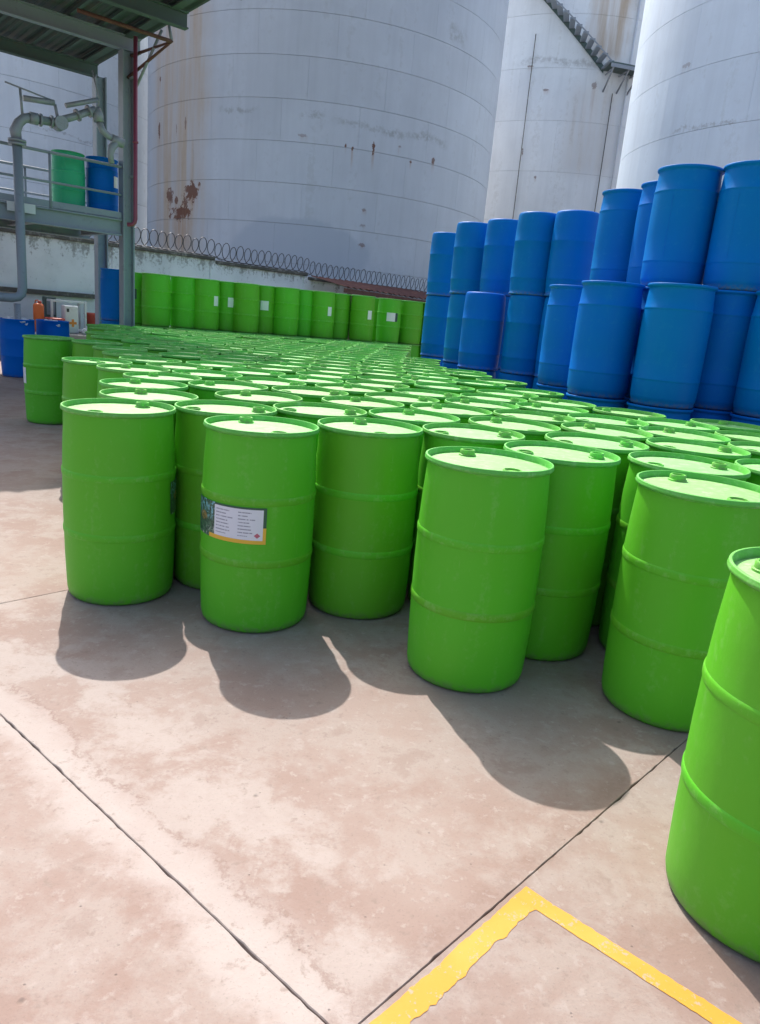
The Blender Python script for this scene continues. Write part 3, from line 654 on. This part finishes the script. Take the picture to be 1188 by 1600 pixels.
def patch(a0, a1, z0, z1, r=.2632, n=20):
    mb = MB(); vs = []; fs = []
    for k in range(n + 1):
        a = a0 + (a1 - a0)*k/n; vs += [(r*math.cos(a), r*math.sin(a), z0), (r*math.cos(a), r*math.sin(a), z1)]
        if k: fs.append((2*k - 2, 2*k, 2*k + 1, 2*k - 1))
    me = bpy.data.meshes.new('label_patch'); me.from_pydata(vs, [], fs); uvl = me.uv_layers.new(name='UVMap')
    for poly in me.polygons:
        poly.use_smooth = True
        for li, vi in zip(poly.loop_indices, poly.vertices): uvl.data[li].uv = ((vi//2)/n, vi % 2)
    me.update(); return me
def green_drum(x, y, z, rz, lod, label, group, tall=True, name='green_drum', meshes=None, bungs=True):
    ms = meshes or LOD[lod]
    o = empty(name, (x, y, z)); tag(o, label, 'drum', group)
    tr = rnd.uniform(0, 6.28)
    b = place(ms['body'], 'body', None, o, rz=tr)
    rnd.random()
    place(ms['rim'], 'rim', None, o, rz=tr); ld = place(ms['lid'], 'lid', None, o)
    if 'hoop' in ms:
        place(ms['hoop'], 'hoop', None, b); place(ms['hoop'], 'hoop', None, b, (0, 0, .2845))
    if z == 0 and name == 'green_drum': o.rotation_euler = (rnd.uniform(-.004, .004), rnd.uniform(-.004, .004), 0)
    if bungs:
        place(ms['bung'], 'bung', None, ld, (.168*math.cos(rz), .168*math.sin(rz), .9120))
        place(ms['plug'], 'bung', None, ld, (-.168*math.cos(rz), -.168*math.sin(rz), .9120))
    return o
GF = 'green drums packed on the yard'
# front row, hand placed
front = [
 (-1.284, 3.475, 70, 'green drum at the left front corner of the pack, standing apart'),
 (-.572, 3.310, 127, 'green drum with a big white and yellow printed label on its front'),
 (-.082, 3.576, 110, 'plain green front drum just right of the one with the printed label'),
 (.426, 2.933, 116, 'green drum standing forward in the middle, its shadow nearest the yellow corner'),
 (.799, 3.297, 6, 'green drum tucked right behind the forward middle drum'),
 (1.2485, 2.775, 108, 'large green front drum second from the right edge of the picture'),
 (1.1305, 1.678, 150, 'nearest green drum, cut off by the right edge of the picture')]
fr = []
for k, (x, y, a, lb) in enumerate(front): fr.append(green_drum(x, y, 0, R(a), 0, lb, GF))
lab = place(patch(R(-160), R(-72), .438, .603, .2652, 28), 'printed_label', 'print', fr[1]); tag(lab, 'printed label with a palm photo, text and yellow edge')
lab = place(patch(R(-9), R(87), .425, .590, .2652, 28), 'printed_label', 'print', fr[0])
# moulded mark on the nearest drum
mk = MB()
for a_, z_, w_, h_ in ((-150, .80, .004, .075), (-144.5, .80, .004, .075), (-147.3, .758, .036, .004), (-147.3, .842, .028, .004)):
    rr = .2575 if z_ < .82 else .2555
    if z_ > .82: rr = .2528
    if z_ < .77: rr = .2570
    u_ = Vector((math.cos(R(a_)), math.sin(R(a_)), 0)); mk.box(u_*(rr - .002) + Vector((0, 0, z_)), (.008, w_, h_), u_, Vector((-u_.y, u_.x, 0)), .0012)
mk.build('moulded_mark', 'green', fr[6])
place(seam_me, 'mould_seam', None, fr[6], rz=R(-126))

LM = [(-1.21,4.02,125),(-1.35,4.47,128),(-1.48,4.98,130),(-1.79,5.46,130),(-2.27,5.75,-60),(-2.41,6.83,-30),(-2.04,6.33,0),(-3.22,8.04,9),(-2.73,7.39,9),(-2.02,7.26,9),(-1.56,5.99,9),(-1.52,6.42,9),(-1.54,6.83,9),(-1.25,5.43,0),(-.99,4.88,150),(-.64,4.31,130),(-.79,3.73,20),(-.32,3.95,10),(-.34,4.91,20),(-.14,4.46,110),(-.74,5.24,5),(-.68,5.68,120),(-.26,5.32,100),(-1.03,5.94,20),(-.53,6.24,9),(-.16,5.79,9),(-1.02,6.56,9),(-.56,6.81,9),(-.04,6.26,9),(.15,5.05,30),(.17,4.15,100),(.36,4.61,120),(.73,4.20,120),(.46,3.71,12),(.93,4.69,15),(.32,5.51,9),(.71,5.12,130),(.79,5.54,9),(.99,6.12,10),(1.23,6.45,9),(.52,6.25,9),(1.11,7.52,9),(1.25,5.70,100),(1.19,5.23,120),(1.03,3.74,10),(1.23,4.23,110),(1.64,3.95,12),(1.40,3.19,15),(1.72,4.45,100),(1.83,4.97,40),(1.66,5.39,150),(1.39,4.85,10),(2.25,4.66,20),(2.14,4.23,10),(1.86,3.35,100),
 (-3.79,8.14,40), (2.55,4.15,30), (2.4,3.5,60), (2.65,4.75,60), (2.3,5.15,80), (1.95,2.8,90)]
# the blue stack's columns stand along the right side
NEARB, FARB = .95, .93
BC = [(.68,12.02,3,0),(.955,10.62,3,0),(1.30,10.08,3,0),(1.08,9.55,2,0),(1.58,9.28,3,0),(1.95,8.93,3,0),(1.72,7.44,2,1),(2.187,7.855,3,1),(2.40,7.33,3,1),(1.80,6.52,2,1),(2.327,6.66,3,1),(2.232,6.12,2,1),(2.735,6.34,3,1),(3.02,5.91,2,1),(3.25,6.45,3,1)]
# back row, two high
BK = [(-4.98,14.28),(-4.50,14.02),(-4.09,14.40),(-3.70,14.50),(-3.40,14.92),(-3.00,14.88),(-2.72,15.32),(-2.27,15.33),(-1.98,15.78),(-1.58,15.78),(-1.28,16.22),(-.76,16.18),(-.19,16.68),(.30,17.0),(.78,17.2)]
BKB = [(-5.42,14.42)]
BKX = [(-.47, 17.12), (-2.35, 15.95), (.02, 17.5)]
obst = [(x, y, .53) for x, y, _, _ in BC] + [(x, y, .53) for x, y in BK + BKB + BKX] + [(-4.84, 13.45, .46), (-4.72, 15.0, .4)]
pts = [[x, y, 0, 0.0] for x, y, _, _ in front] + [[x, y, 1, R(a)] for x, y, a in LM]
poly = [(-3.2,8.7),(-3.5,8.9),(-4.0,10.1),(-4.75,12.0),(-5.25,13.3),(-5.1,13.8),(-.5,16.0),(.1,16.4),(.35,15.2),(.1,13.2),(.35,11.4),(.75,10.0),(.9,9.0),(1.3,8.4),(1.35,7.0),(.9,6.4),(-2.0,6.5),(-2.4,7.6)]
def inside(x, y):
    r_ = False; j = len(poly) - 1
    for i in range(len(poly)):
        (x1, y1), (x2, y2) = poly[i], poly[j]
        if (y1 > y) != (y2 > y) and x < (x2 - x1)*(y - y1)/(y2 - y1) + x1: r_ = not r_
        j = i
    return r_
sp = .548; ca, sa = math.cos(R(28)), math.sin(R(28))
for i in range(-40, 40):
    for k in range(-40, 40):
        lx = (i + .5*(k % 2))*sp; ly = k*sp*.88
        x = -2 + lx*ca - ly*sa + rnd.uniform(-.05, .05); y = 10.5 + lx*sa + ly*ca + rnd.uniform(-.05, .05)
        if not inside(x, y): continue
        if any((x - q[0])**2 + (y - q[1])**2 < .46**2 for q in pts): continue
        if any((x - q[0])**2 + (y - q[1])**2 < (q[2]*.85)**2 for q in obst): continue
        pts.append([x, y, 2, rnd.choice((R(115), R(125), R(10), R(20), R(95))) + rnd.uniform(-.3, .3)])
MIN = .5345
for it in range(260):
    for i in range(len(pts)):
        a = pts[i]
        for j in range(i + 1, len(pts)):
            b = pts[j]; dx = b[0] - a[0]
            if abs(dx) > MIN: continue
            dy = b[1] - a[1]
            d2 = dx*dx + dy*dy
            if d2 < MIN*MIN:
                d = math.sqrt(d2) + 1e-6; p = (MIN - d)/d
                wa, wb = (0, .02, 1)[a[2]], (0, .02, 1)[b[2]]
                if wa + wb == 0: continue
                wa, wb = wa/(wa + wb), wb/(wa + wb)
                a[0] -= dx*p*wa; a[1] -= dy*p*wa; b[0] += dx*p*wb; b[1] += dy*p*wb
        if a[2]:
            for q in obst:
                dx, dy = a[0] - q[0], a[1] - q[1]; d = math.hypot(dx, dy)
                if d < q[2]: a[0] += dx/d*(q[2] - d); a[1] += dy/d*(q[2] - d)
# drop any that could not find room
keep = pts[:7]
for a in pts[7:]:
    if all((a[0] - b[0])**2 + (a[1] - b[1])**2 > .518**2 for b in keep) and all((a[0] - q[0])**2 + (a[1] - q[1])**2 > (q[2] - .02)**2 for q in obst): keep.append(a)
field = keep[7:]
ORD = ['first', 'second', 'third', 'fourth', 'fifth', 'sixth', 'seventh', 'eighth', 'ninth', 'tenth', 'eleventh', 'twelfth', 'thirteenth', 'fourteenth', 'fifteenth', 'sixteenth']
near = [a for a in field if a[1] < 9.0 and not (a[0] < -3.4)]
near.sort(key=lambda a: a[1]); rows = [near[i:i + 8] for i in range(0, len(near), 8)]
lbl = {}
for i, rw_ in enumerate(rows):
    for k, a in enumerate(sorted(rw_, key=lambda a: a[0])):
        lbl[id(a)] = f'green drum behind the front ones, {ORD[k]} from the left in the {ORD[i]} row of lids'
nfar = 0
for a in field:
    d = a[1]; lod = 0 if d < 4.4 else 1 if d < 8.5 else 2
    if a[0] < -3.4 and d < 8.4:
        lb = 'lone green drum at the far left of the pack, beside the open blue drum'
    elif id(a) in lbl: lb = lbl[id(a)]
    elif a[0] < -1.9 - (d - 8)*.28: lb = 'green drum in the shade of the canopy in the far left of the pack'
    elif d < 9: lb = 'sunlit green drum in the middle depth of the pack, left of the blue stack'
    else: lb = 'small sunlit green drum far back in the pack before the back row'
    o = green_drum(a[0], a[1], 0, a[3], lod, lb, GF)
    if a[0] < -3.4 and d < 8.4:
        place(patch(R(188), R(232), .43, .60, .2652, 10), 'printed_label', 'sticker', o)
# back row two high
stick = {0: (-105, -80), 4: (-70, -42), 6: (-95, -60), 9: (-58, -38), 11: (-60, -38), 12: (-100, -58), 3: (-40, -15), 8: (-35, -15)}
for k, (x, y) in enumerate(BK):
    green_drum(x, y, 0, rnd.uniform(0, 6.28), 2, f'green drum at the bottom of the back row, under the {ORD[k] if k < 14 else "last"} one from the left', 'green drums at the bottom of the back row', bungs=False)
    o = green_drum(x, y, HG + .001, rnd.uniform(0, 6.28), 1, f'green drum on top of the back row before the wall, {ORD[k] if k < 14 else "fifteenth"} from the left', 'green drums on top of the back row')
    if k in stick:
        lo, hi = stick[k]
        place(patch(R(lo), R(hi), .46, .64, .2654, 8), 'label', 'sticker', o)
        if k in (0, 12): place(patch(R(hi), R(hi + 14), .46, .64, .2654, 5), 'label_photo', 'sticker_dark', o)

for k, (x, y) in enumerate(BKX):
    for t_ in range(2):
        green_drum(x, y, t_*(HG + .001), rnd.uniform(0, 6.28), 2, ('green drum in the gap behind the back row, bottom one', 'green drum peeping through a gap behind the back row')[t_], ('drums behind the back row, bottom', 'drums behind the back row, top')[t_], bungs=False)

# ---- blue drums
def blue_meshes(n=56):
    up_ = [(.225, 0), (.240, .004), (.247, .018), (.247, .040), (.253, .050), (.2575, .075), (.2595, .195), (.2595, .203), (.2625, .208), (.2622, .216), (.2598, .222), (.2612, .40), (.2605, .60), (.2585, .745), (.2585, .752), (.2615, .757), (.2608, .765), (.2560, .772), (.2510, .84), (.2460, .905), (.2460, .918), (.2530, .924), (.2615, .930), (.2630, .936), (.2625, .946), (.2590, .9495), (.2550, .949), (.2520, .930), (.2480, .926), (.10, .929), (.004, .930)]
    dn = [(.2200, 0), (.2560, .001), (.2600, .006), (.2605, .014), (.2560, .022), (.2500, .030), (.2510, .05), (.2570, .12), (.2585, .182), (.2615, .188), (.2612, .200), (.2590, .206), (.2605, .32), (.2600, .46), (.2600, .595), (.2625, .600), (.2622, .611), (.2595, .616), (.2570, .74), (.2520, .845), (.2490, .890), (.2460, .908), (.2400, .920), (.2300, .928), (.2200, .929), (.2150, .926), (.004, .926)]
    a = MB().lathe(up_, n).mesh('blue_upright'); b = MB().lathe(dn, n).mesh('blue_inverted')
    for q in (a, b):
        q.materials.append(M['blue'])
        try: q.set_sharp_from_angle(angle=R(55))
        except Exception: pass
    bg_ = LOD[1]['bung'].copy(); bg_.materials.clear(); bg_.materials.append(M['blue'])
    return b, a, bg_
BM_ = blue_meshes()
bseam = MB().box((.2608, 0, .48), (.003, .003, .48), bev=.001).mesh('blue_seam'); bseam.materials.append(M['blue'])
tiers = ['bottom', 'middle', 'top']
order = sorted(range(len(BC)), key=lambda i: -BC[i][1]); names = {}
for t_ in range(3):
    cnt = 0
    for i in order:
        x, y, nt_, near_ = BC[i]
        if t_ >= nt_: continue
        h = (FARB, NEARB)[near_]; st = 'upright' if near_ else 'inverted round-topped'
        lb = f'{st} blue drum in the {tiers[t_]} tier of the stack, {ORD[cnt] if cnt < 14 else "last"} from the far end'
        cnt += 1
        o = empty('blue_drum', (x + rnd.uniform(-.012, .012), y + rnd.uniform(-.012, .012), t_*(h + .001)), rnd.uniform(0, 6.28)); tag(o, lb, 'drum', f'blue drums, {tiers[t_]} tier of the stack')
        place(BM_[near_], 'body', None, o)
        if near_:
            place(bseam, 'mould_seam', None, o, rz=1.1); place(BM_[2], 'bung', None, o, (.16, 0, .927)); place(BM_[2], 'bung', None, o, (-.16, 0, .927))
# blue one at the left end of the back row (two high)
for t_ in range(2):
    o = empty('blue_drum', (-5.42, 14.42, t_*.951)); tag(o, ('blue drum under the single blue one beside the gantry post', 'single blue drum beside the gantry post, left end of the back row')[t_], 'drum')
    place(BM_[1], 'body', None, o)
# drums on the platform
o = green_drum(-5.72, 13.16, ZD + .001, 1.0, 1, 'mint green drum standing on the loading platform', None, name='mint_drum', meshes=MINT)
o = empty('blue_drum', (-5.30, 13.54, ZD + .001)); tag(o, 'blue drum beside the mint green one on the loading platform', 'drum'); place(BM_[1], 'body', None, o)
place(patch(R(-22), R(8), .50, .68, .2625, 6), 'label', 'sticker', o)

# open topped blue drums with rubbish at the far left
openp = [(.222, 0), (.240, .004), (.2475, .018), (.2525, .05), (.2585, .20), (.2615, .33), (.265, .337), (.2615, .345), (.2620, .60), (.2655, .61), (.2615, .62), (.2600, .80), (.2570, .90), (.2640, .905), (.2650, .918), (.2610, .925), (.2540, .920), (.2520, .80), (.2500, .10), (.004, .09)]
om = MB().lathe(openp, 56).mesh('open_drum'); om.materials.append(M['blue'])
def blob(name, r, seed, mat, sz=.5):
    bm = bmesh.new(); bmesh.ops.create_icosphere(bm, subdivisions=4, radius=1)
    for v in bm.verts:
        q = v.co*1.6 + Vector((seed*7.1, seed*3, 0)); n_ = abs(noise.noise(q))*.5 + abs(noise.noise(q*2.7))*.28 + abs(noise.noise(q*6))*.14
        v.co = v.co*(0.72 + n_)*r; v.co.z *= sz
    me = bpy.data.meshes.new(name); bm.to_mesh(me); bm.free(); me.materials.append(M[mat]); return me
for k, (x, y, lb) in enumerate(((-6.16, 12.12, 'open blue drum heaped with white plastic bags at the left edge'), (-5.86, 12.74, 'open blue drum behind the bag-filled one under the loading platform'))):
    o = empty('open_blue_drum', (x, y, 0)); tag(o, lb, 'drum', 'open blue drums under the platform'); place(om, 'body', None, o)
    for j in range(3 if k == 0 else 2):
        b = place(blob('plastic_bag', .155 if k == 0 else .14, k*5 + j, 'bag', .62), 'plastic_bag', None, None, (x + (-.09, .09, .0)[j], y + (.02, -.06, .10)[j], .86 - .015*k))
        tag(b, f'crumpled white plastic bag, {("left", "right", "rear")[j]} one in the open blue drum ' + ('at the left edge', 'under the platform')[k], 'plastic bag', 'plastic bags in the open drums')
    f = MB().lathe([(.245, .80), (.004, .80)], 24, capb=False, capt=False).build('rubbish', 'dark', o)

# things standing on the plinth by the wall
WP = lambda s, b, z: W0 + WD*s + WN*b + Vector((0, 0, z))
pl = MB().box(WD*.6 + WN*(-.85) + Vector((0, 0, .27)), (6.0, 1.4, .56), WD, WN, .02).build('plinth', 'kerb', None, W0); tag(pl, 'low grey concrete plinth along the foot of the wall', 'plinth')
fs_ = empty('frame_stand', WP(1.02, -.75, .55)); tag(fs_, 'white tubular frame stand by the wall under the platform', 'stand')
def fbar(p, q, t=.045, nm='bar'):
    p, q = Vector(p), Vector(q); d = q - p; s = Vector((0, 0, 1)) if abs(d.normalized().z) < .9 else WN
    MB().box((p + q)/2, (d.length, t, t), d, s.cross(d), .004).build(nm, 'white_paint', fs_)
F = lambda a, b, z: WD*a + WN*b + Vector((0, 0, z))
for a in (-.36, .36):
    for b in (-.16, .16): fbar(F(a, b, 0), F(a, b, .68), nm='leg')
for z in (.06, .655):
    for b in (-.16, .16): fbar(F(-.335, b, z), F(.335, b, z))
    for a in (-.36, .36): fbar(F(a, -.135, z), F(a, .135, z))
cb = empty('first_aid_cabinet', WP(.98, -1.05, .55)); tag(cb, 'white cabinet with an orange cross in front of the frame stand', 'cabinet')
MB().box((0, 0, .29), (.30, .18, .58), WD, WN, .012).build('case', 'white_paint', cb)
MB().box(WN*(-.096) + Vector((0, 0, .29)), (.27, .010, .54), WD, WN, .004).build('door', 'white_paint', cb)
cr = MB().box(WN*(-.103) + WD*.02 + Vector((0, 0, .22)), (.16, .004, .05), WD, WN).box(WN*(-.1032) + WD*.02 + Vector((0, 0, .22)), (.05, .0044, .16), WD, WN).build('cross', 'amber', cb)
MB().box(WN*(-.103) + WD*(-.08) + Vector((0, 0, .48)), (.05, .004, .07), WD, WN).build('sign', 'dark', cb)
oc = empty('orange_canister', WP(.33, -1.05, .55)); tag(oc, 'upright orange canister on the plinth under the platform', 'canister')
MB().lathe([(.09, 0), (.105, .015), (.105, .22), (.098, .23), (.098, .25), (.105, .26), (.105, .52), (.092, .56), (.06, .58), (.01, .585)], 24).build('body', 'orange', oc)
MB().lathe([(.035, 0), (.035, .04), (.028, .05), (.003, .05)], 16, (.03, 0, .58)).build('cap', 'red', oc)
MB().tube([(-.07, 0, .57), (-.06, 0, .63), (-.01, 0, .64), (.0, 0, .58)], .011, 8).build('handle', 'orange', oc)
dk = empty('control_box', WP(.72, -.62, .55)); tag(dk, 'dark grey control box between the orange canister and the white frame', 'box')
MB().box((0, 0, .36), (.24, .16, .72), WD, WN, .01).build('case', 'steel_dark', dk); MB().box(WN*(-.085) + Vector((0, 0, .5)), (.18, .008, .30), WD, WN, .003).build('door', 'steel', dk)
for k_, (s_, b_, r_) in enumerate(((.55, -1.35, .13), (1.34, -1.25, .12), (1.20, -1.35, .10))):
    sk = place(blob('sack', r_, 20 + k_, 'bag', .75), 'white_sack', None, None, WP(s_, b_, .55 + r_*.62)); tag(sk, ('crumpled white sack beside the orange canister', 'crumpled white sack right of the white cabinet', 'small white sack in front of the white frame')[k_], 'sack', 'white sacks on the plinth')
rb = MB().lathe([(.14, 0), (.17, .02), (.19, .26), (.20, .27), (.20, .30), (.18, .31), (.16, .04), (.01, .035)], 24).build('red_tub', 'red', None, WP(.62, -1.15, .55)); tag(rb, 'red tub beside the orange canister on the plinth', 'tub')
rb2 = MB().lathe([(.16, 0), (.19, .02), (.20, .40), (.21, .41), (.21, .44), (.19, .45), (.17, .04), (.01, .035)], 24).build('red_bucket', 'red', None, WP(1.62, -.8, .55)); tag(rb2, 'faded red bucket right of the white frame by the post', 'bucket')
